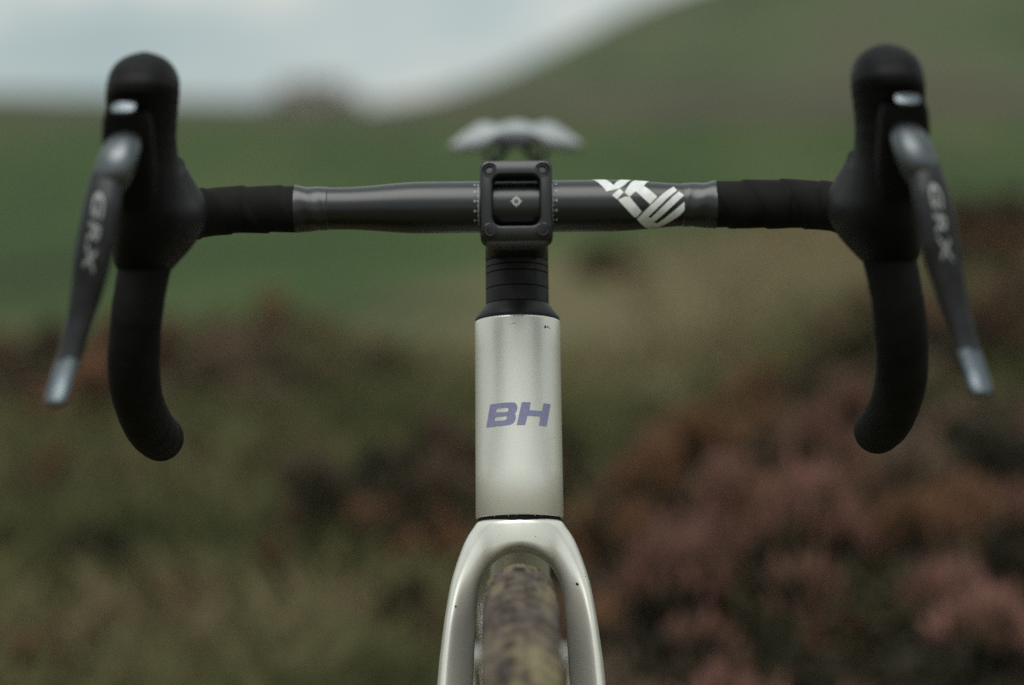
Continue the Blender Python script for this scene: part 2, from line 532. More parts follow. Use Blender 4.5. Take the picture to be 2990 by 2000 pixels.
# --- stem
SC = AB + AU * .187                                                # steerer centre in the stem clamp
SD = BAR - SC; SL = np.linalg.norm(SD); SD = SD / SL               # forward along the stem
SU = np.cross(SD, [-1., 0, 0]); SU /= np.linalg.norm(SU)
if SU[2] < 0: SU = -SU
X = np.array([1., 0, 0])
cx, cy = superellipse(48, 5)
secs = []
for d, hw, hh, up in ((-.018, .012, .014, 0), (-.012, .0185, .0185, 0), (0, .0205, .0195, 0), (.02, .0198, .0185, 0), (.045, .0195, .0185, .0004), (.062, .0202, .021, .0004), (.074, .0208, .0238, 0), (SL - .001, .0212, .0243, 0)):
    secs.append([SC + SD * d + X * (hw * a) + SU * (hh * b + up) for a, b in zip(cx, cy)])
v, f = loft(secs)
v2, f2 = axis_lathe(SC, AU, [(-.0178, .015), (-.0178, .0203), (-.0168, .0208), (.0178, .0208), (.0190, .0198), (.0190, .006)], 72)
v, f = merge((v, f), (v2, f2))
stem = obj('stem', v, f, M['stem'], bike, sharp=45)

# faceplate: a curved frame round a window, in coordinates a (across), b (up), c (forward from the bar centre)
def fp(a, b, c):
    bend = 4.6 * b * b + 1.2 * a * a + .03 * b * -1
    return BAR + X * a + SU * b + SD * (c - bend)
def rrect(hw, hh, r, k=10):
    pts = []
    for sx_, sy_, a0 in ((1, 1, 0), (-1, 1, 90), (-1, -1, 180), (1, -1, 270)):
        for t in np.linspace(0, 90, k):
            a = RAD(a0 + t)
            pts.append((sx_ * (hw - r) + r * math.cos(a), sy_ * (hh - r) + r * math.sin(a)))
    return pts
def ring_pts(hw, hh, r):
    """same count and pairing of points: corners plus subdivided sides"""
    p = rrect(hw, hh, r)
    out = []
    for i, a in enumerate(p):
        b = p[(i + 1) % len(p)]
        seg = 1 if (i % 10) != 9 else 8
        for t in range(seg):
            out.append((a[0] + (b[0] - a[0]) * t / seg, a[1] + (b[1] - a[1]) * t / seg))
    return out
loops = []
FPH = .0250
for hw, hh, r, c, sb in ((.0214, FPH, .0040, .0028, 0), (.0222, FPH + .0003, .0043, .0055, 0), (.0222, FPH + .0003, .0043, .0192, 0), (.0220, FPH - .0001, .0042, .0206, 0), (.0213, FPH - .0008, .0038, .0213, 0),
                         (.0158, .0172, .0062, .0214, .0006), (.0150, .0164, .0058, .0210, .0006), (.0145, .0159, .0055, .0200, .0006), (.0140, .0153, .0052, .0150, .0004), (.0138, .0150, .0050, .0128, .0003)):
    loops.append([fp(a, b + sb * 0, c) for a, b in ring_pts(hw, hh, r)])
v, f = loft(loops, caps=False)
obj('faceplate', v, f, M['stem'], stem, sharp=60)
# bolts
def hexbolt(a, b):
    o0 = fp(a, b, .0211)
    ax = SD.copy()
    parts = []
    v1, f1 = axis_lathe(o0, ax, [(-.006, .0037), (.0004, .0037), (.0009, .0034), (.0009, .0024)], 32, caps=False)
    s = np.cross(ax, SU)
    th = np.linspace(0, 2 * np.pi, 32, endpoint=False)
    hexr = .0021 / np.cos((th % (np.pi / 3)) - np.pi / 6)
    secs = [[o0 + ax * q + (np.cos(t) * s + np.sin(t) * SU) * (r if not np.isscalar(k) else k) for t, r in zip(th, hexr)] for q, k in ((.0009, hexr), (-.0022, hexr))]
    v3, f3 = loft(secs, caps=False)
    f3.append(tuple(range(32, 64)))
    v, f = merge((v1, f1), (v3, f3))
    o = obj('bolt', v, f, M['bolt'], stem, sharp=35)
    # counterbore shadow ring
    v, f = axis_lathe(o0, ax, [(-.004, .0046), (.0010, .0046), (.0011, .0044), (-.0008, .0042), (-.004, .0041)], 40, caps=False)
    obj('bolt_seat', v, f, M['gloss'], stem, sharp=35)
for a in (-.0162, .0162):
    for b in (-.0189, .0189):
        hexbolt(a, b)

# --- handlebar
def bar_r(x):
    x = abs(x)
    t = min(1, max(0, (x - .058) / .05)); t = t * t * (3 - 2 * t)
    return .0160 - .0029 * t
side_pts = [(.17, 1.327, .9227), (.188, 1.3235, .9218), (.2035, 1.309, .9195), (.2118, 1.286, .9160), (.2150, 1.265, .9105), (.2175, 1.2495, .8970), (.2205, 1.2435, .8800),
            (.2234, 1.2440, .8625), (.2281, 1.2575, .8334), (.2312, 1.286, .8100), (.2329, 1.333, .7865), (.2329, 1.372, .7733)]
right = crom(side_pts, 12)
left = right[::-1] * np.array([-1, 1, 1])
straight = np.stack([np.linspace(-.17, .17, 120), np.full(120, 1.327), np.full(120, .9227)], 1)[1:-1]
path = np.vstack([left, straight, right])
v, f = tube(path, np.array([bar_r(p[0]) * (.0119 / .0131 if abs(p[0]) > .18 else 1) for p in path]), 48)
bar = obj('handlebar', v, f, M['bar_finish'], bike)

def on_bar(x, a, lift=.00022):
    """x in mm along the bar, a in degrees (positive = downwards from the front)"""
    r = bar_r(x * .001) + lift
    a = RAD(a)
    return Vector((x * .001, BAR[1] - r * math.cos(a), BAR[2] - r * math.sin(a)))
GR = [[(46.65, -89.75), (55.49, -35.16), (63.3, -43.04), (67.24, -56.05), (73.43, -100), (66.7, -100), (60.0, -53.19), (54.6, -89)],
      [(58.81, -25.83), (61.96, -16.59), (66.05, -33.18), (63.76, -43.11)],
      [(62.34, -15.89), (66.91, -22.79), (69.74, -21.87), (77.04, 11.67), (73.87, 25.98), (72.54, 24.94)],
      [(66.61, -32.43), (69.55, -21.87), (73.45, -36.47), (82.15, -4.99), (86.78, -23.47), (78.79, -55.47), (84.3, -100), (75.4, -100)],
      [(97.23, -58.21), (99.12, -44.07), (81.26, 25.67), (82.43, 30.22), (100.21, -40.08), (103.51, -28.94), (84.63, 43.47), (86.59, 48.78), (104.35, -14.18), (103.94, 8.98), (100.61, 25.9), (93.63, 49.12), (88.2, 69.24), (81.79, 73.61), (78.09, 52.8), (74.09, 30.2), (77.62, 15.52)]]
for g in GR:
    decal('printed_stripe', [[(x, a * .28) for x, a in g]], lambda x, a: on_bar(x, a / .28), M['white_print'], bar, 1.3)
# centring scale either side of the clamp
def bar_quad(x0, x1, a0, a1, m='grey_print', name='scale_mark'):
    decal(name, [[(x0, a0 * .28), (x1, a0 * .28), (x1, a1 * .28), (x0, a1 * .28)]], lambda x, a: on_bar(x, a / .28), M[m], bar, 1.0)
for s in (-1, 1):
    x0 = 23.0 if s < 0 else 22.1
    bar_quad(s * x0, s * (x0 + .45), -64, 42)
    for k, a in enumerate(range(-60, 44, 11)):
        big = k % 2 == 0
        bar_quad(s * (x0 + .45), s * (x0 + (1.5 if big else 1.0)), a - 1.1, a + 1.1)
        if big:
            bar_quad(s * (x0 + 2.1), s * (x0 + 3.1), a - 2.6, a + 2.6, name='scale_numeral')
# small centring mark in the faceplate window
def mark(pts): decal('centre_mark', pts, lambda x, a: on_bar(x, a / .28 - 14.4), M['grey_print'], bar, .8)
o8 = [(2.75 * math.cos(t), 2.75 * math.sin(t)) for t in (np.arange(16) + .5) * np.pi / 8]
i4 = [(1.6 * math.cos(t), 1.6 * math.sin(t)) for t in (np.arange(4) + .5) * np.pi / 2]
mark([o8, i4])
for k in range(4):
    c, s = math.cos(k * np.pi / 2), math.sin(k * np.pi / 2)
    mark([[(c * a - s * b, s * a + c * b) for a, b in ((2.7, -.4), (3.6, -.25), (3.6, .25), (2.7, .4))]])
i4s = [(.6 * math.cos(t), .6 * math.sin(t)) for t in (np.arange(4) + .5) * np.pi / 2]
mark([i4s])

# --- bar tape, finishing tape and end plugs, both sides
def mirror(v, s): return np.asarray(v) * np.array([s, 1, 1])
for s in (1, -1):
    x_in = .1236 if s > 0 else .1372
    p = np.vstack([np.stack([np.linspace(x_in, .169, 12), np.full(12, 1.327), np.full(12, .9227)], 1), right])
    p, d = by_length(p, .0010)
    per, amp = .0235, .0011
    n_th = 40
    wob = np.interp(d, np.arange(0, d[-1] + .02, .02), .0002 * rng.standard_normal(len(np.arange(0, d[-1] + .02, .02))))
    def rr(i, th, d=d, wob=wob, s=s):
        ph = (d[i] / per + s * .32 * np.sin(th) + .15 * np.cos(th)) % 1.0
        base = np.interp(d[i], [0, .02, .07], [.0140, .0144, .0150])
        lip = np.where(ph < .06, ph / .06, 1 - .85 * (ph - .06))
        r = base + amp * float(np.interp(d[i], [.05, .11], [1, .3])) * (lip - .5) + wob[i]
        tail = d[-1] - d[i]
        return r * (1.02 if tail > .004 else .985)
    v, f = tube(p, rr, n_th)
    tp = obj('bar_tape', mirror(v, s), f, M['tape'], bike)
    # finishing tape
    x_a = x_in - .0205
    xs = np.linspace(x_a, x_in + .0003, 40)
    rad = np.interp(xs, [x_a, x_a + .0003, x_a + .009, x_a + .015, x_in - .001, x_in + .0003], [.0132, .0135, .0135, .0138, .0146, .0147])
    v, f = tube(np.stack([xs, np.full(40, 1.327), np.full(40, .9227)], 1), lambda i, th, rad=rad: rad[i] + .00025 * np.sin(3 * th + i * .25) * (i > 6) + .0004 * np.exp(-((th - 4.7) / .5) ** 2) * (i > 12), 40)
    obj('finishing_tape', mirror(v, s), f, M['vinyl'], tp, sharp=45)
    # domed end plug
    e = p[-1]; t = p[-1] - p[-4]; t /= np.linalg.norm(t)
    v, f = axis_lathe(e - t * .002, t, [(0, .0145), (.003, .0150), (.006, .0142), (.0085, .0115), (.0098, .0065), (.0101, .001)], 40)
    obj('end_plug', mirror(v, s), f, M['rubber'], tp)

# --- brake hoods and levers
HOOD = [(0.8905, 0.2195, 1.234, 1.282, 0.015), (0.896, 0.218, 1.227, 1.291, 0.0188), (0.905, 0.214, 1.216, 1.304, 0.0228), (0.914, 0.2115, 1.208, 1.313, 0.0254), (0.924, 0.2108, 1.203, 1.316, 0.025), (0.934, 0.2118, 1.199, 1.306, 0.0218), (0.945, 0.2127, 1.195, 1.283, 0.0196), (0.958, 0.2128, 1.191, 1.259, 0.0182), (0.972, 0.2118, 1.186, 1.243, 0.0185), (0.9856, 0.21, 1.179, 1.234, 0.0193), (0.9941, 0.2087, 1.1755, 1.231, 0.0196), (1.0016, 0.2081, 1.18, 1.23, 0.0191), (1.0067, 0.2079, 1.1865, 1.2285, 0.0175), (1.0102, 0.2078, 1.194, 1.226, 0.0148), (1.0123, 0.2077, 1.201, 1.222, 0.011), (1.0133, 0.2077, 1.207, 1.217, 0.0053)]
LEV = [(.2195, 1.1760, .9600, .0050, .0045), (.2205, 1.1720, .9570, .0074, .0052), (.2222, 1.1650, .9500, .0088, .0058), (.2236, 1.1590, .9400, .0098, .0060), (.2250, 1.1545, .9290, .0106, .0058),
       (.2285, 1.1525, .9100, .0107, .0054), (.2328, 1.1525, .8900, .0092, .0050), (.2374, 1.1520, .8722, .0077, .0046), (.2420, 1.1490, .8560, .0067, .0043), (.2462, 1.1430, .8410, .0067, .0042), (.2482, 1.1376, .8320, .0066, .0040),
       (.2488, 1.1350, .8285, .0052, .0034), (.2489, 1.1341, .8272, .0020, .0018)]
hood_s = crom(HOOD, 5)
lev_s = crom(LEV, 7)
lev_d = np.r_[0, np.cumsum(np.linalg.norm(np.diff(lev_s[:, :3], axis=0), axis=1))]
lev_t = np.gradient(lev_s[:, :3], axis=0); lev_t /= np.linalg.norm(lev_t, axis=1)[:, None]
def lever_frame(k):
    t = lev_t[k]
    a = np.array([1., .18, 0]); a -= t * a.dot(t); a /= np.linalg.norm(a)         # across (blade is turned a little outwards)
    n = np.cross(a, t); n = n if n[1] < 0 else -n                                  # forwards
    return a, n
def on_lever(s, w, lift=.0002):
    """s metres down the blade, w metres across"""
    q = np.array([np.interp(s, lev_d, lev_s[:, k]) for k in range(5)])
    k = int(np.clip(np.searchsorted(lev_d, s), 0, len(lev_d) - 1))
    a, n = lever_frame(k)
    u_ = min(.98, abs(w) / q[3])
    return q[:3] + a * w + n * (q[4] * (1 - u_ ** 2.4) ** (1 / 2.4) + lift)

def text_mesh(body, size, shear=0.):
    cu = bpy.data.curves.new('text', 'FONT'); cu.body = body; cu.size = size; cu.shear = shear
    cu.align_x = 'CENTER'; cu.align_y = 'CENTER'; cu.offset = .0004
    o = bpy.data.objects.new('text', cu); COL.objects.link(o)
    dg = bpy.context.evaluated_depsgraph_get()
    me = bpy.data.meshes.new_from_object(o.evaluated_get(dg))
    bpy.data.objects.remove(o)
    return me

for s in (1, -1):
    px, py = superellipse(56, 2.7)
    secs = []
    for k, (z, x, yf, yb, hw) in enumerate(hood_s):
        yc, hy = (yf + yb) / 2, (yb - yf) / 2
        zz = z + .0007 * math.sin(k * 2.1) * (30 < k < 58)
        secs.append([(x + hw * a * (1 - .10 * (b < 0) * b * b), yc + hy * b, zz + .010 * (b > 0) * b * (z < .95) - .004 * b * (z > .97)) for a, b in zip(px, py)])
    v, f = loft(secs)
    hood = obj('brake_hood', mirror(v, s), f, M['rubber'], bike)
    # faint raised lines across the knuckle of the hood
    for q, zz in enumerate((.9935, .9975, 1.0010)):
        k = int(np.argmin(abs(hood_s[:, 0] - zz)))
        z, x, yf, yb, hw = hood_s[k]
        pth = [(x + hw * .98 * math.sin(t), (yf + yb) / 2 - (yb - yf) / 2 * (1.0 * abs(math.cos(t)) ** .74), z + .002 * math.cos(t)) for t in np.linspace(-1.0, 1.15, 22)]
        v, f = tube(np.array(pth), .0004, 8)
        obj('grip_ridge', mirror(v, s), f, M['rubber'], hood)
    # bracket cover under the knuckle
    cx2, cy2 = superellipse(40, 3.2)
    secs = []
    for z, x, yc, hw, hy in ((.930, .2150, 1.209, .010, .010), (.940, .2150, 1.202, .0130, .012), (.954, .2150, 1.195, .0142, .0125), (.968, .2148, 1.1885, .0142, .0110), (.978, .2138, 1.182, .0135, .0095), (.9835, .2133, 1.1785, .0120, .0075)):
        secs.append([(x + hw * a, yc + hy * b, z) for a, b in zip(cx2, cy2)])
    v, f = loft(secs)
    obj('bracket_cover', mirror(v, s), f, M['rubber'], hood, sharp=50)
    # rounded pivot cover from which the blade hangs
    PV = [(.2135, 1.1835, .9725, .0030, .0030), (.2140, 1.1800, .9705, .0072, .0058), (.2152, 1.1735, .9650, .0098, .0078), (.2172, 1.1660, .9570, .0108, .0084), (.2192, 1.1625, .9485, .0098, .0080), (.2206, 1.1630, .9420, .0070, .0066), (.2212, 1.1650, .9385, .0025, .0030)]
    secs = []
    cxp, cyp = superellipse(36, 2.2)
    tl = np.array([-.5, -.5, .7]); tl /= np.linalg.norm(tl)
    for x, y, z, hw, hd in crom(PV, 4):
        aa = np.array([1., .25, 0]); aa /= np.linalg.norm(aa); nn = np.array([.2, -.80, .45]); nn /= np.linalg.norm(nn)
        secs.append([np.array([x, y, z]) + aa * hw * p + nn * hd * q for p, q in zip(cxp, cyp)])
    v, f = loft(secs)
    obj('pivot_cover', mirror(v, s), f, M['pivot'], hood)
    # bright tilted name plate on the bracket
    secs = []
    for d, k in ((-.0020, .9), (-.0006, 1.0), (.0004, .97), (.0008, .86)):
        nrm = np.array([.10, -.72, .69]); nrm /= np.linalg.norm(nrm)
        aa = np.array([1., .1, -.04]); aa -= nrm * aa.dot(nrm); aa /= np.linalg.norm(aa); bb = np.cross(nrm, aa)
        c0 = np.array([.2142, 1.1722, .9862])
        secs.append([c0 + nrm * d + aa * (.0072 * k * a) + bb * (.0040 * k * b) for a, b in zip(cx2, cy2)])
    v, f = loft(secs)
    obj('name_plate', mirror(v, s), f, M['lever_shine'], hood, sharp=40)
    # lever blade; the tip's sky highlight is put in as a lighter metal
    secs = []
    cx3, cy3 = superellipse(36, 2.4)
    for k in range(len(lev_s)):
        a, n = lever_frame(k)
        secs.append([lev_s[k, :3] + a * (lev_s[k, 3] * p) + n * (lev_s[k, 4] * (q if q > 0 else .7 * q)) for p, q in zip(cx3, cy3)])
    v, f = loft(secs)
    zc = np.array([np.mean([v[i][2] for i in g]) for g in f])
    idx = (zc < .852).astype(int)
    blade = obj('lever_blade', mirror(v, s), f, M['lever'], hood, mats=[M['lever'], M['lever_shine']], fmat=idx.tolist(), sharp=50)
    # lettering down the blade
    for ch, s0 in (('G', .0345), ('R', .0482), ('X', .0618)):
        me = text_mesh(ch, .0140, .2)
        decal_mesh('letter', me, lambda x, y, s0=s0, s=s: Vector(on_lever(s0 + x * 1.28, s * y * .62) * np.array([s, 1, 1])), M['silver_print'], hood, .0015)

# --- fork: an inverted U with a section that runs from the outer to the inner outline
FK = [(0, .0011, 0, .0205, .0281, 6.5), (.010, .0011, .0080, .0222, .0268, 6.0), (.019, .0013, .0152, .0265, .0242, 4.8), (.0262, .0022, .0200, .0315, .0212, 2.9), (.0298, .0060, .0230, .0365, .0202, 2.5), (.0364, .0170, .0262, .0440, .0197, 2.4),
      (.0440, .0390, .0280, .0545, .0194, 2.4), (.0483, .0615, .0290, .0690, .0190, 2.4), (.0512, .0830, .0300, .0870, .0187, 2.4), (.0532, .1020, .0308, .1030, .0183, 2.4), (.0575, .1600, .0335, .1600, .0170, 2.4), (.0595, .2300, .0385, .2300, .0150, 2.4),
      (.0605, .3100, .0440, .3100, .0125, 2.4), (.0610, .3880, .0500, .3880, .0105, 2.4)]
fr = crom(FK, 7)
fl = fr[::-1].copy()[:-1]; fl[:, 0] *= -1; fl[:, 2] *= -1
fk = np.vstack([fl, fr])
secs = []
for ox, oh, ix, ih, dp, pw in fk:
    c, s = superellipse(44, pw)
    hm = (oh + ih) / 2
    rake = .047 * sstep(.02, .40, np.array(hm)) + .0
    ctr = np.array([(ox + ix) / 2, 0, 0]) - AU * hm + AB + AN * float(rake)
    ax1 = np.array([(ox - ix) / 2, 0, 0]) - AU * ((oh - ih) / 2)
    sh = .68 * float(sstep(.028, .075, np.array(hm)))
    secs.append([ctr + ax1 * a + AN * (dp * b * (1 + sh * a)) for a, b in zip(c, s)])
v, f = loft(secs)
fork = obj('fork', v, f, M['paint'], bike)
v, f = axis_lathe(AB, AU, [(-.0034, .0240), (-.0034, .0270), (-.0002, .0270), (-.0002, .0240)], 96)
obj('crown_seal', v, f, M['rubber'], bike, sharp=40)
# dust specks in the crown gap and mud flecks on the fork
for a in (-36, -15, -4, 21, 31):
    c = AB - AU * .0006 + AN * (.0274 * math.cos(RAD(a))) + X * (.0274 * math.sin(RAD(a)))
    q = .00016 + .00010 * r3.random()
    v, f = axis_lathe(c - AU * q, AU, [(0, q * .3), (q * .5, q), (q * 1.5, q), (2 * q, q * .3)], 8)
    obj('dust_speck', v, f, M['dust'], fork)

def front_of(o, x, h):
    """front point of the fork surface at (x, h): ray towards the back"""
    st = Vector(AB - AU * h + AN * .2 + X * x)
    ok, loc, nor, _ = o.ray_cast(st, Vector(-AN))
    return (loc, nor) if ok else (None, None)
bpy.context.view_layer.update()
for x, h, q in ((-.0412, .0575, .0011), (.0362, .0440, .0017), (.0415, .039, .0006), (.0100, .0140, .0004), (-.0130, .013, .0003), (.002, .0175, .0003)):
    loc, nor = front_of(fork, x, h)
    if loc is None: continue
    nn = np.array(nor); t1 = np.cross(nn, [0, 0, 1.]); t1 /= np.linalg.norm(t1); t2 = np.cross(nn, t1)
    pts = [np.array(loc) + nn * .00025 + (t1 * math.cos(t) + t2 * math.sin(t)) * q * (.45 + .3 * r3.random()) for t in np.linspace(0, 6.283, 9)[:-1]]
    pts.append(np.array(loc) + nn * .0006)
    obj('mud_fleck', pts, [(i, (i + 1) % 8, 8) for i in range(8)], M['chip'], fork)

# --- wheels
def wheel(name, c, lead):
    ax = X
    th_n = 180
    def ring(prof, n=th_n):
        a = np.linspace(0, 2 * np.pi, n, endpoint=False)
        V = []
        for t in a:
            rdir = np.array([0, math.cos(t), math.sin(t)])
            V += [c + rdir * r + X * x for x, r in prof]
        k = len(prof); F = []
        for i in range(n):
            for j in range(k):
                p, q = i * k + j, i * k + (j + 1) % k
                p2, q2 = ((i + 1) % n) * k + j, ((i + 1) % n) * k + (j + 1) % k
                F.append((p, q, q2, p2))
        return np.array(V), F
    w = bpy.data.objects.new(name, None); COL.objects.link(w); w.location = tuple(c); w.empty_display_size = .1
    w.parent = bike; w.matrix_parent_inverse = Matrix.Translation(bike.location).inverted()
    tr = [(.0224 * math.cos(t), .3318 + .0224 * math.sin(t)) for t in np.linspace(RAD(-50), RAD(230), 30)]
    v, f = ring(tr); ty = obj('tyre', v, f, M['tyre'], w)
    # tread knobs
    V, F = [], []
    rows = ((0, .0040, .0045), (RAD(17), .0036, .0042), (-RAD(17), .0036, .0042), (RAD(35), .0030, .0050), (-RAD(35), .0030, .0050), (RAD(50), .0034, .0060), (-RAD(50), .0034, .0060))
    g7 = random.Random(17)
    for ri, (ang0, hw0, hl0) in enumerate(rows):
        cnt = 150
        for i in range(cnt):
            t = 2 * np.pi * (i + .5 * (ri % 2)) / cnt; ang = ang0
            rd = np.array([0, math.cos(t), math.sin(t)]); tg = np.array([0, -math.sin(t), math.cos(t)])
            hw, hl = hw0 * g7.uniform(.75, 1.15), hl0 * g7.uniform(.7, 1.1); t += g7.uniform(-.004, .004); ang = ang + g7.uniform(-.04, .04); kh = g7.choice([.0022, .0020, .0010, .0004])
            nn = rd * math.cos(ang) + X * math.sin(ang); sd_ = X * math.cos(ang) - rd * math.sin(ang)
            o0 = c + rd * .3318 + nn * .0221
            k0 = len(V)
            for hgt, sc in ((0, 1), (kh, .8)):
                for a_, b_ in ((-1, -1), (1, -1), (1, 1), (-1, 1)):
                    V.append(o0 + nn * hgt + sd_ * (hw * a_ * sc) + tg * (hl * b_ * sc))
            F += [(k0, k0 + 1, k0 + 5, k0 + 4), (k0 + 1, k0 + 2, k0 + 6, k0 + 5), (k0 + 2, k0 + 3, k0 + 7, k0 + 6), (k0 + 3, k0, k0 + 4, k0 + 7), (k0 + 4, k0 + 5, k0 + 6, k0 + 7)]
    o = obj('tread_knobs', V, F, M['tyre'], w, smooth=False); o['kind'] = 'stuff'
    v, f = ring([(.0135, .316), (.0138, .308), (.0105, .285), (.004, .274), (-.004, .274), (-.0105, .285), (-.0138, .308), (-.0135, .316), (-.008, .312), (.008, .312)])
    obj('rim', v, f, M['rim'], w)
    v, f = axis_lathe(c - X * .05, X, [(0, .006), (.002, .010), (.018, .011), (.019, .024), (.022, .024), (.024, .013), (.074, .013), (.076, .023), (.079, .023), (.08, .011), (.098, .010), (.1, .006)], 32)
    obj('hub', v, f, M['rim'], w, sharp=35)
    v, f = ring([(-.0352, .080), (-.0352, .062), (-.0370, .062), (-.0370, .080)], 90); obj('brake_rotor', v, f, M['steel'], w, smooth=False)
    for i in range(24):
        t = 2 * np.pi * i / 24
        sd_ = 1 if i % 2 else -1
        t2 = t + (.55 if (i // 2) % 2 else -.55)
        p0 = c + np.array([sd_ * .027, .0225 * math.cos(t2), .0225 * math.sin(t2)]); p1 = c + np.array([sd_ * .003, .276 * math.cos(t), .276 * math.sin(t)])
        v, f = tube(np.array([p0, p1]), .0009, 6); obj('spoke', v, f, M['steel'], w)
    return w
wheel('front_wheel', AXLE, 1)
wheel('rear_wheel', REAR, 0)
v, f = axis_lathe(AXLE - X * .064, X, [(0, .004), (.0, .009), (.128, .009), (.128, .004)], 24); obj('thru_axle', v, f, M['black_alloy'], bike, sharp=40)

# --- rest of the frame
def straight_tube(name, a, b, r0, r1, m='paint', sq=1.0, n=12):
    a, b = np.array(a, float), np.array(b, float)
    p = np.array([a + (b - a) * t for t in np.linspace(0, 1, n)])
    rr_ = np.linspace(r0, r1, n)
    v, f = tube(p, rr_, 32)
    return obj(name, v, f, M[m], bike)
ST = np.array([0, 1.950, .815])
straight_tube('top_tube', AB + AU * .105 + np.array([0, .012, 0]), ST + np.array([0, 0, -.03]), .018, .015)
straight_tube('down_tube', AB + AU * .034 + np.array([0, .010, 0]), BB, .0195, .024)
straight_tube('seat_tube', BB, ST, .020, .0175)
straight_tube('seat_post', ST - (ST - BB) / np.linalg.norm(ST - BB) * .05, (0, 1.985, .925), .0136, .0136, 'black_alloy')
for s in (1, -1):
    straight_tube('chain_stay', BB + X * .028 * s, REAR + X * .066 * s, .013, .009)
    straight_tube('seat_stay', ST + (BB - ST) * .64 + X * .012 * s, REAR + X * .066 * s, .010, .008)
v, f = axis_lathe(BB - X * .04, X, [(0, .01), (0, .023), (.08, .023), (.08, .01)], 32); obj('bottom_bracket', v, f, M['black_alloy'], bike, sharp=40)
def flat_bar(name, a, b, w, t, m):
    a, b = np.array(a, float), np.array(b, float)
    d = (b - a) / np.linalg.norm(b - a); q = np.cross(d, X)
    c, s = superellipse(20, 4)
    secs = [[a + (b - a) * k + q * (w * sc * i) + X * (t * j) for i, j in zip(c, s)] for k, sc in ((-.06, .6), (0, 1), (.5, .8), (1, .85), (1.05, .5))]
    v, f = loft(secs); return obj(name, v, f, M[m], bike)
for s in (1, -1):
    e = BB + np.array([s * .068, s * .17, s * .02])
    flat_bar('crank_arm', BB + X * s * .055, e, .015, .007, 'black_alloy')
    c, q = superellipse(28, 4)
    secs = [[e + np.array([s * (.008 + .09 * k), .032 * i * sc, .011 * j * sc]) for i, j in zip(c, q)] for k, sc in ((0, .35), (.18, .4), (.22, 1), (.95, 1), (1, .8))]
    v, f = loft(secs); obj('pedal', v, f, M['black_alloy'], bike, sharp=40)
def chainring():
    V, F = [], []
    n = 80
    for x in (.047, .0495):
        for i in range(n):
            t = 2 * np.pi * i / n; r = .084 + (.0025 if i % 2 else -.0025)
            V.append(BB + np.array([x, r * math.cos(t), r * math.sin(t)]))
        for i in range(n):
            t = 2 * np.pi * i / n; V.append(BB + np.array([x, .062 * math.cos(t), .062 * math.sin(t)]))
    for i in range(n):
        j = (i + 1) % n
        F += [(i, j, n + j, n + i), (2 * n + i, 2 * n + j, 3 * n + j, 3 * n + i), (i, j, 2 * n + j, 2 * n + i), (n + i, n + j, 3 * n + j, 3 * n + i)]
    for k in range(4):
        t = k * np.pi / 2 + .5
        rd = np.array([0, math.cos(t), math.sin(t)]); tg = np.array([0, -math.sin(t), math.cos(t)]); k0 = len(V)
        for x in (.0455, .0485):
            for r, w in ((.012, .012), (.066, .006)):
                V += [BB + X * x + rd * r - tg * w, BB + X * x + rd * r + tg * w]
        F += [(k0, k0 + 1, k0 + 3, k0 + 2), (k0 + 4, k0 + 5, k0 + 7, k0 + 6), (k0, k0 + 2, k0 + 6, k0 + 4), (k0 + 1, k0 + 3, k0 + 7, k0 + 5), (k0 + 2, k0 + 3, k0 + 7, k0 + 6), (k0, k0 + 1, k0 + 5, k0 + 4)]
    obj('chainring', V, F, M['black_alloy'], bike, smooth=False)
chainring()

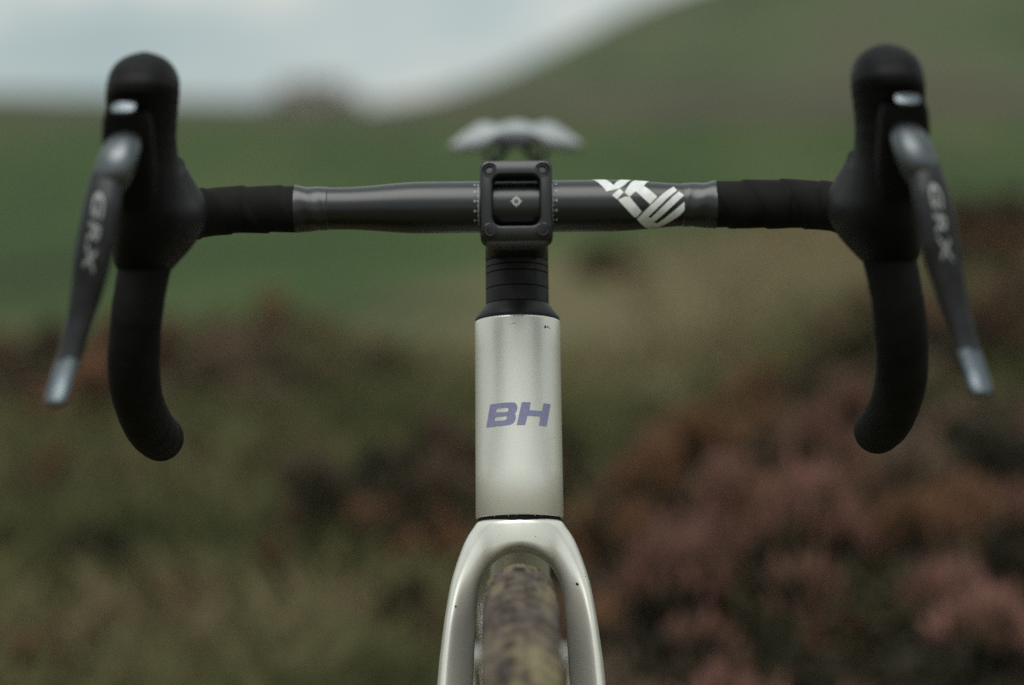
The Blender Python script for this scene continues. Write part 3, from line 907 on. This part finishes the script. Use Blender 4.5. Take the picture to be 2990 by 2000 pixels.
# --- saddle
def saddle():
    SS = [(1.830, .006, .9600, .002, .006), (1.837, .0150, .9635, .004, .008), (1.855, .0195, .9655, .006, .010), (1.900, .0235, .9662, .008, .010), (1.945, .0330, .9668, .012, .010), (1.985, .0480, .9680, .016, .016), (2.020, .0605, .9705, .021, .017),
          (2.050, .0640, .9715, .023, .017), (2.072, .0590, .9695, .019, .015), (2.084, .0430, .9660, .012, .010), (2.088, .0200, .9630, .004, .004)]
    ss = crom(SS, 4)
    nx = 33
    u_ = np.linspace(-1, 1, nx)
    top, bot = [], []
    for y, hw, zc, dr, th in ss:
        lobe = .0028 * np.exp(-((abs(u_) - .52) / .2) ** 2) * sstep(.03, .06, np.array(hw)) - .0042 * np.exp(-((abs(u_) - .27) / .13) ** 2) * sstep(.03, .06, np.array(hw))
        zt = zc - dr * abs(u_) ** 2.6 + lobe
        tk = th * (1 - abs(u_) ** 4.0) ** .5 * (.45 + .55 * np.exp(-((abs(u_) - .62) / .3) ** 2) if hw > .04 else 1.0) * .8 + .0055
        top.append(np.stack([hw * u_, np.full(nx, y), zt], 1)); bot.append(np.stack([hw * u_ * .96, np.full(nx, y), zt - tk], 1))
    secs = [np.vstack([a, b[::-1]]) for a, b in zip(top, bot)]
    v, f = loft(secs)
    sd_ = []
    for g in f:
        j = min(i % (2 * nx) for i in g); jm = max(i % (2 * nx) for i in g)
        sd_.append(1 if (len(g) == 4 and j >= nx + 3 and jm <= 2 * nx - 4) or (len(g) > 4 and g[0] > 100 and False) else 0)
    nose = []
    s = obj('saddle', v, f, M['saddle'], bike, mats=[M['saddle'], M['saddle_base']], fmat=sd_, sharp=70)
    # dark nose bumper
    c, q = superellipse(28, 2.4)
    secs = [[(w * i, y, z + h * j) for i, j in zip(c, q)] for y, w, z, h in ((1.8215, .006, .9570, .0035), (1.823, .0150, .9570, .0066), (1.830, .0200, .9568, .0078), (1.870, .0235, .9560, .0070), (1.905, .0200, .9550, .0040))]
    v, f = loft(secs); obj('nose_bumper', v, f, M['saddle_base'], s)
    for k in (1, -1):
        p = crom([(k * .010, 1.850, .947), (k * .018, 1.890, .936), (k * .022, 1.940, .927), (k * .022, 2.010, .922), (k * .026, 2.060, .938), (k * .028, 2.075, .950)], 6)
        v, f = tube(p, .0036, 12); obj('saddle_rail', v, f, M['black_alloy'], s)
    c, q = superellipse(24, 4)
    secs = [[(.027 * i * k, 1.980 + .022 * j * k, z) for i, j in zip(c, q)] for z, k in ((.900, .5), (.914, .9), (.922, 1), (.928, .9))]
    v, f = loft(secs); obj('saddle_clamp', v, f, M['black_alloy'], s, sharp=50)
saddle()

# ------------------------------------------------------------------ heather
def leaf_mat(name, c1, c2, spread):
    m = bpy.data.materials.new(name); m.use_nodes = True
    n, l = m.node_tree.nodes, m.node_tree.links
    b = n['Principled BSDF']; b.inputs['Roughness'].default_value = .85; b.inputs['Specular IOR Level'].default_value = .2
    oi = n.new('ShaderNodeObjectInfo'); tc = n.new('ShaderNodeTexCoord')
    t = n.new('ShaderNodeTexNoise'); t.inputs['Scale'].default_value = 5; t.inputs['Detail'].default_value = 3
    l.new(tc.outputs['Object'], t.inputs['Vector'])
    r = n.new('ShaderNodeValToRGB')
    r.color_ramp.elements[0].position = .35; r.color_ramp.elements[0].color = (*c1, 1)
    r.color_ramp.elements[1].position = .66; r.color_ramp.elements[1].color = (*c2, 1)
    l.new(t.outputs[0], r.inputs[0])
    h = n.new('ShaderNodeHueSaturation')
    mr = n.new('ShaderNodeMapRange'); mr.inputs[3].default_value = 1 - spread; mr.inputs[4].default_value = 1 + spread
    l.new(oi.outputs['Random'], mr.inputs[0]); l.new(mr.outputs[0], h.inputs['Value'])
    l.new(r.outputs[0], h.inputs['Color']); l.new(h.outputs[0], b.inputs['Base Color'])
    return m
FOL = {'dark': leaf_mat('heather_leaf_dark', (.021, .022, .012), (.050, .042, .024), .25),
       'olive': leaf_mat('heather_leaf_olive', (.034, .035, .016), (.075, .060, .031), .25)}
FLO = {'pink': leaf_mat('heather_pink', (.150, .076, .050), (.270, .138, .112), .25),
       'rust': leaf_mat('heather_rust', (.150, .076, .042), (.265, .138, .074), .25),
       'dusty': leaf_mat('heather_dusty', (.125, .086, .058), (.21, .146, .098), .25)}
STEM = mat('heather_stem', (.045, .030, .020), .9)

def bush_meshes(seed, nl=2600, nf=900):
    """unit heather dome: tiny leaf faces through the volume, flower spikes in patches near the skin"""
    g = np.random.default_rng(seed)
    lumps = []
    for _ in range(30):
        a, q = g.uniform(0, 6.283), g.uniform(0, 1) ** .5 * .78
        lumps.append((q * math.cos(a), q * math.sin(a), g.uniform(.25, .95) * (1 - .55 * q), g.uniform(.11, .23), g.choice([0, 0, 0, .3, 1.0])))
    def sample(n, skin):
        out = []
        while len(out) < n:
            lx, ly, lz, lr, fl = lumps[g.integers(len(lumps))]
            d = g.normal(size=3); d /= np.linalg.norm(d)
            if skin:
                if g.random() > fl: 
                    if g.random() < .02: out.append((None, None))
                    continue
                d[2] = abs(d[2])
            r = lr * (g.uniform(.82, 1.1) if skin else g.uniform(.2, 1) ** .5)
            p = np.array([lx, ly, lz]) + d * r
            if p[2] < .02: p[2] = g.uniform(.02, .2)
            out.append((p, d))
        return [q for q in out if q[0] is not None]
    def spike(V, F, p, d, ln, w):
        up = d * .6 + np.array([0, 0, .9]) + g.normal(size=3) * .25; up /= np.linalg.norm(up)
        a = np.cross(up, g.normal(size=3)); a /= np.linalg.norm(a); b = np.cross(up, a)
        k = len(V)
        V += [p, p + up * ln * .5 + a * w, p + up * ln * .45 - a * .5 * w + b * .87 * w, p + up * ln * .5 - a * .5 * w - b * .87 * w, p + up * ln]
        F += [(k, k + 1, k + 2), (k, k + 2, k + 3), (k, k + 3, k + 1), (k + 4, k + 2, k + 1), (k + 4, k + 3, k + 2), (k + 4, k + 1, k + 3)]
    VL, FL = [], []
    for p, d in sample(nl, False):
        a = g.normal(size=3); a /= np.linalg.norm(a); b = np.cross(a, d + g.normal(size=3)); b /= np.linalg.norm(b) + 1e-9
        ln, w = g.uniform(.07, .15), g.uniform(.02, .045)
        k = len(VL); VL += [p - a * ln, p + b * w, p + a * ln, p - b * w]; FL.append((k, k + 1, k + 2, k + 3))
    VF, FF = [], []
    for p, d in sample(nf, True):
        spike(VF, FF, p, d, g.uniform(.07, .16), g.uniform(.012, .026))
    VS, FS = [], []
    for i in range(26):
        a = g.uniform(0, 6.283); r = g.uniform(.25, .95); h = g.uniform(.45, .95)
        p = np.array([(0.06 * math.cos(a), .06 * math.sin(a), -.12), (r * .5 * math.cos(a), r * .5 * math.sin(a), h * .5), (r * math.cos(a), r * math.sin(a), h)])
        v, f = tube(p, np.array([.02, .012, .005]), 5); k = len(VS); VS += list(v); FS += [tuple(j + k for j in q) for q in f]
    return (VL, FL), (VF, FF), (VS, FS)

def to_mesh(name, vf, m):
    me = bpy.data.meshes.new(name); me.from_pydata([tuple(v) for v in vf[0]], [], vf[1])
    me.materials.append(m); return me
BUSH = []
for k in range(5):
    L_, F_, S_ = bush_meshes(40 + k)
    BUSH.append((L_, F_, S_))
_cache = {}
def bush(x, y, r, h, flower, leaf, label, group):
    k = random.randrange(5)
    key = (k, flower, leaf)
    if key not in _cache:
        _cache[key] = (to_mesh('foliage', BUSH[k][0], FOL[leaf]), to_mesh('flowers', BUSH[k][1], FLO[flower]), to_mesh('stems', BUSH[k][2], STEM))
    root = thing('heather_bush', (x, y, float(ground_z(x, y)) - .02), label, 'heather bush', group)
    root.rotation_euler = (0, 0, random.uniform(0, 6.283)); root.scale = (r, r * random.uniform(.85, 1.15), h)
    for nm, me in zip(('foliage', 'flowers', 'stems'), _cache[key]):
        o = bpy.data.objects.new(nm, me); COL.objects.link(o); o.parent = root
    return root

def fovx(px, y): return (px - 1495) / 6229 * y
def scatter(n, x0, x1, y0, y1, r, h, flowers, leaf, label, group, gap=.6, keep=lambda x, y: True):
    pts = []
    tries = 0
    while len(pts) < n and tries < 6000:
        tries += 1
        x, y = random.uniform(x0, x1), random.uniform(y0, y1)
        rr_ = random.uniform(*r)
        if not keep(x, y) or any(math.hypot(x - a, y - b) < gap * (rr_ + c) for a, b, c in pts): continue
        pts.append((x, y, rr_))
        bush(x, y, rr_, random.uniform(*h), random.choice(flowers), random.choice(leaf), label, group)

# right-hand bank: dense, pink and rust flowers
FN = {'pink': 'fading pink', 'rust': 'rust brown', 'dusty': 'dusty beige'}
for fl, n in (('pink', 17), ('rust', 11), ('dusty', 7)):
    scatter(n, .15, 1.6, 2.55, 4.3, (.20, .34), (.26, .42), [fl], ['dark', 'dark', 'olive'], f'large heather bush with {FN[fl]} flowers near the lower right corner',
            f'{FN[fl]} heather bushes low on the right-hand bank', .42, lambda x, y: x > .045 * y + .06 and x < .30 * y + .2)
for fl, n in (('pink', 8), ('rust', 9), ('dusty', 9)):
    scatter(n, .3, 2.2, 4.3, 7.0, (.20, .32), (.20, .34), [fl], ['dark', 'olive'], f'heather bush with {FN[fl]} flowers halfway up the right-hand bank behind the right drop',
            f'{FN[fl]} heather bushes halfway up the right-hand bank', .5, lambda x, y: x > .07 * y + .16 * (y - 4.3) and x < .32 * y + .1)
scatter(18, 1.3, 3.2, 7.0, 11, (.2, .34), (.18, .30), ['rust', 'dusty'], ['dark', 'olive'],
        'brownish heather bush farther back at the right edge of the slope', 'heather bushes higher up the right-hand bank', .6, lambda x, y: x > .185 * y and x < .36 * y)
# left of the head tube
scatter(18, -2.3, -.6, 6.0, 8.2, (.24, .40), (.22, .32), ['dusty', 'rust', 'dusty'], ['dark', 'olive'],
        'low brown heather bush in the middle distance left of the bicycle', 'heather bushes in the middle distance on the left', .6, lambda x, y: x > -.27 * y and x < -.11 * y)
G3 = 'heather bushes just left of the head tube'
for x, y, r, h, fl, where in ((-.33, 4.35, .20, .33, 'dusty', 'leftmost of the dark heather clump left of the head tube'), (-.13, 4.25, .20, .36, 'dusty', 'dusty topped heather bush touching the left edge of the head tube'),
                              (-.22, 4.0, .17, .24, 'rust', 'low rusty heather bush in front of the dark clump left of the head tube'), (.02, 4.45, .18, .34, 'dusty', 'heather bush mostly hidden behind the head tube')):
    bush(x, y, r, h, fl, 'dark', where, G3)
bush(-.175, 3.35, .085, .19, 'pink', 'dark', 'small pink heather sprig close beside the left fork leg', None)
bush(.22, 3.55, .17, .36, 'rust', 'olive', 'orange brown heather bush right beside the head tube', None)
bush(.52, 11.8, .30, .22, 'dusty', 'olive', 'dark heather tuft alone on the grass behind the stem', None)
bush(-.52, 7.3, .28, .26, 'dusty', 'olive', 'brown heather patch behind the left side of the head tube', None)
bush(-.62, 3.7, .09, .13, 'rust', 'olive', 'small rusty heather tuft in the grass at lower left', None)
bush(-.86, 4.6, .12, .15, 'dusty', 'olive', 'dusty heather tuft in the grass below the left lever', None)

for fl, n in (('rust', 6), ('pink', 4), ('dusty', 7)):
    scatter(n, -1.2, -.1, 3.3, 5.6, (.07, .14), (.09, .19), [fl], ['dark', 'olive'], f'small {FN[fl]} heather tuft scattered in the rough grass at lower left',
            f'small {FN[fl]} heather tufts in the grass at lower left', 1.0, lambda x, y: -.25 * y < x < -.09 * y)

# ------------------------------------------------------------------ rough grass
def rough_grass():
    n = 85000
    y = .9 + 14.2 * rng.random(n) ** 1.2
    x = (rng.random(n) * 2 - 1) * (.42 * y + 1.2)
    keep = (vnoise(x * 2.1, y * 2.1, 9) + .25 * rng.random(n) > .42) & ((y < 7.6 + 1.6 * vnoise(x * .8, y * .3, 4)) | ((x > .035 * y + .5 * rng.random(n)) & (rng.random(n) < np.where(y > 8, .18, 1))))
    x, y = x[keep], y[keep]
    n = len(x)
    z = ground_z(x, y)
    h = (.05 + .11 * rng.random(n)) * (.6 + .9 * vnoise(x * 1.4, y * 1.4, 5))
    a = rng.random(n) * 6.283
    w = .004 + .004 * rng.random(n)
    lean = rng.normal(size=(n, 2)) * .5
    V = np.empty((n, 4, 3)); 
    V[:, 0] = np.stack([x - np.cos(a) * w, y - np.sin(a) * w, z - .01], 1)
    V[:, 1] = np.stack([x + np.cos(a) * w, y + np.sin(a) * w, z - .01], 1)
    V[:, 2] = np.stack([x + np.cos(a) * w * .7 + lean[:, 0] * h * .35, y + np.sin(a) * w * .7 + lean[:, 1] * h * .35, z + h * .6], 1)
    V[:, 3] = np.stack([x + lean[:, 0] * h, y + lean[:, 1] * h, z + h], 1)
    idx = np.arange(n)[:, None] * 4
    F = np.concatenate([idx + np.array([[0, 1, 2]]), idx + np.array([[0, 2, 3]])])
    me = bpy.data.meshes.new('rough_grass'); me.from_pydata(V.reshape(-1, 3).tolist(), [], F.tolist())
    at = me.attributes.new('tone', 'FLOAT', 'POINT')
    tone = .65 * vnoise(x * 1.7, y * 1.7, 6) + .35 * rng.random(n)
    tone = np.repeat(np.clip(tone + .45 * np.exp(-((x - 1.3) / 1.2) ** 2 - ((y - 11) / 3) ** 2), 0, 1), 4)
    at.data.foreach_set('value', tone.astype(np.float32))
    m = bpy.data.materials.new('rough_grass'); m.use_nodes = True
    nn, l = m.node_tree.nodes, m.node_tree.links
    b = nn['Principled BSDF']; b.inputs['Roughness'].default_value = .8; b.inputs['Specular IOR Level'].default_value = .2
    t = nn.new('ShaderNodeAttribute'); t.attribute_name = 'tone'
    r = nn.new('ShaderNodeValToRGB')
    el = r.color_ramp.elements
    el[0].position = .2; el[0].color = (.066, .074, .030, 1)
    el[1].position = .85; el[1].color = (.225, .175, .098, 1)
    e = el.new(.5); e.color = (.134, .132, .056, 1)
    l.new(t.outputs['Fac'], r.inputs[0]); l.new(r.outputs[0], b.inputs['Base Color'])
    me.materials.append(m)
    o = bpy.data.objects.new('rough_grass', me); COL.objects.link(o)
    o['kind'] = 'stuff'; o['label'] = 'rough olive and straw coloured moor grass around the heather'; o['category'] = 'grass'
rough_grass()
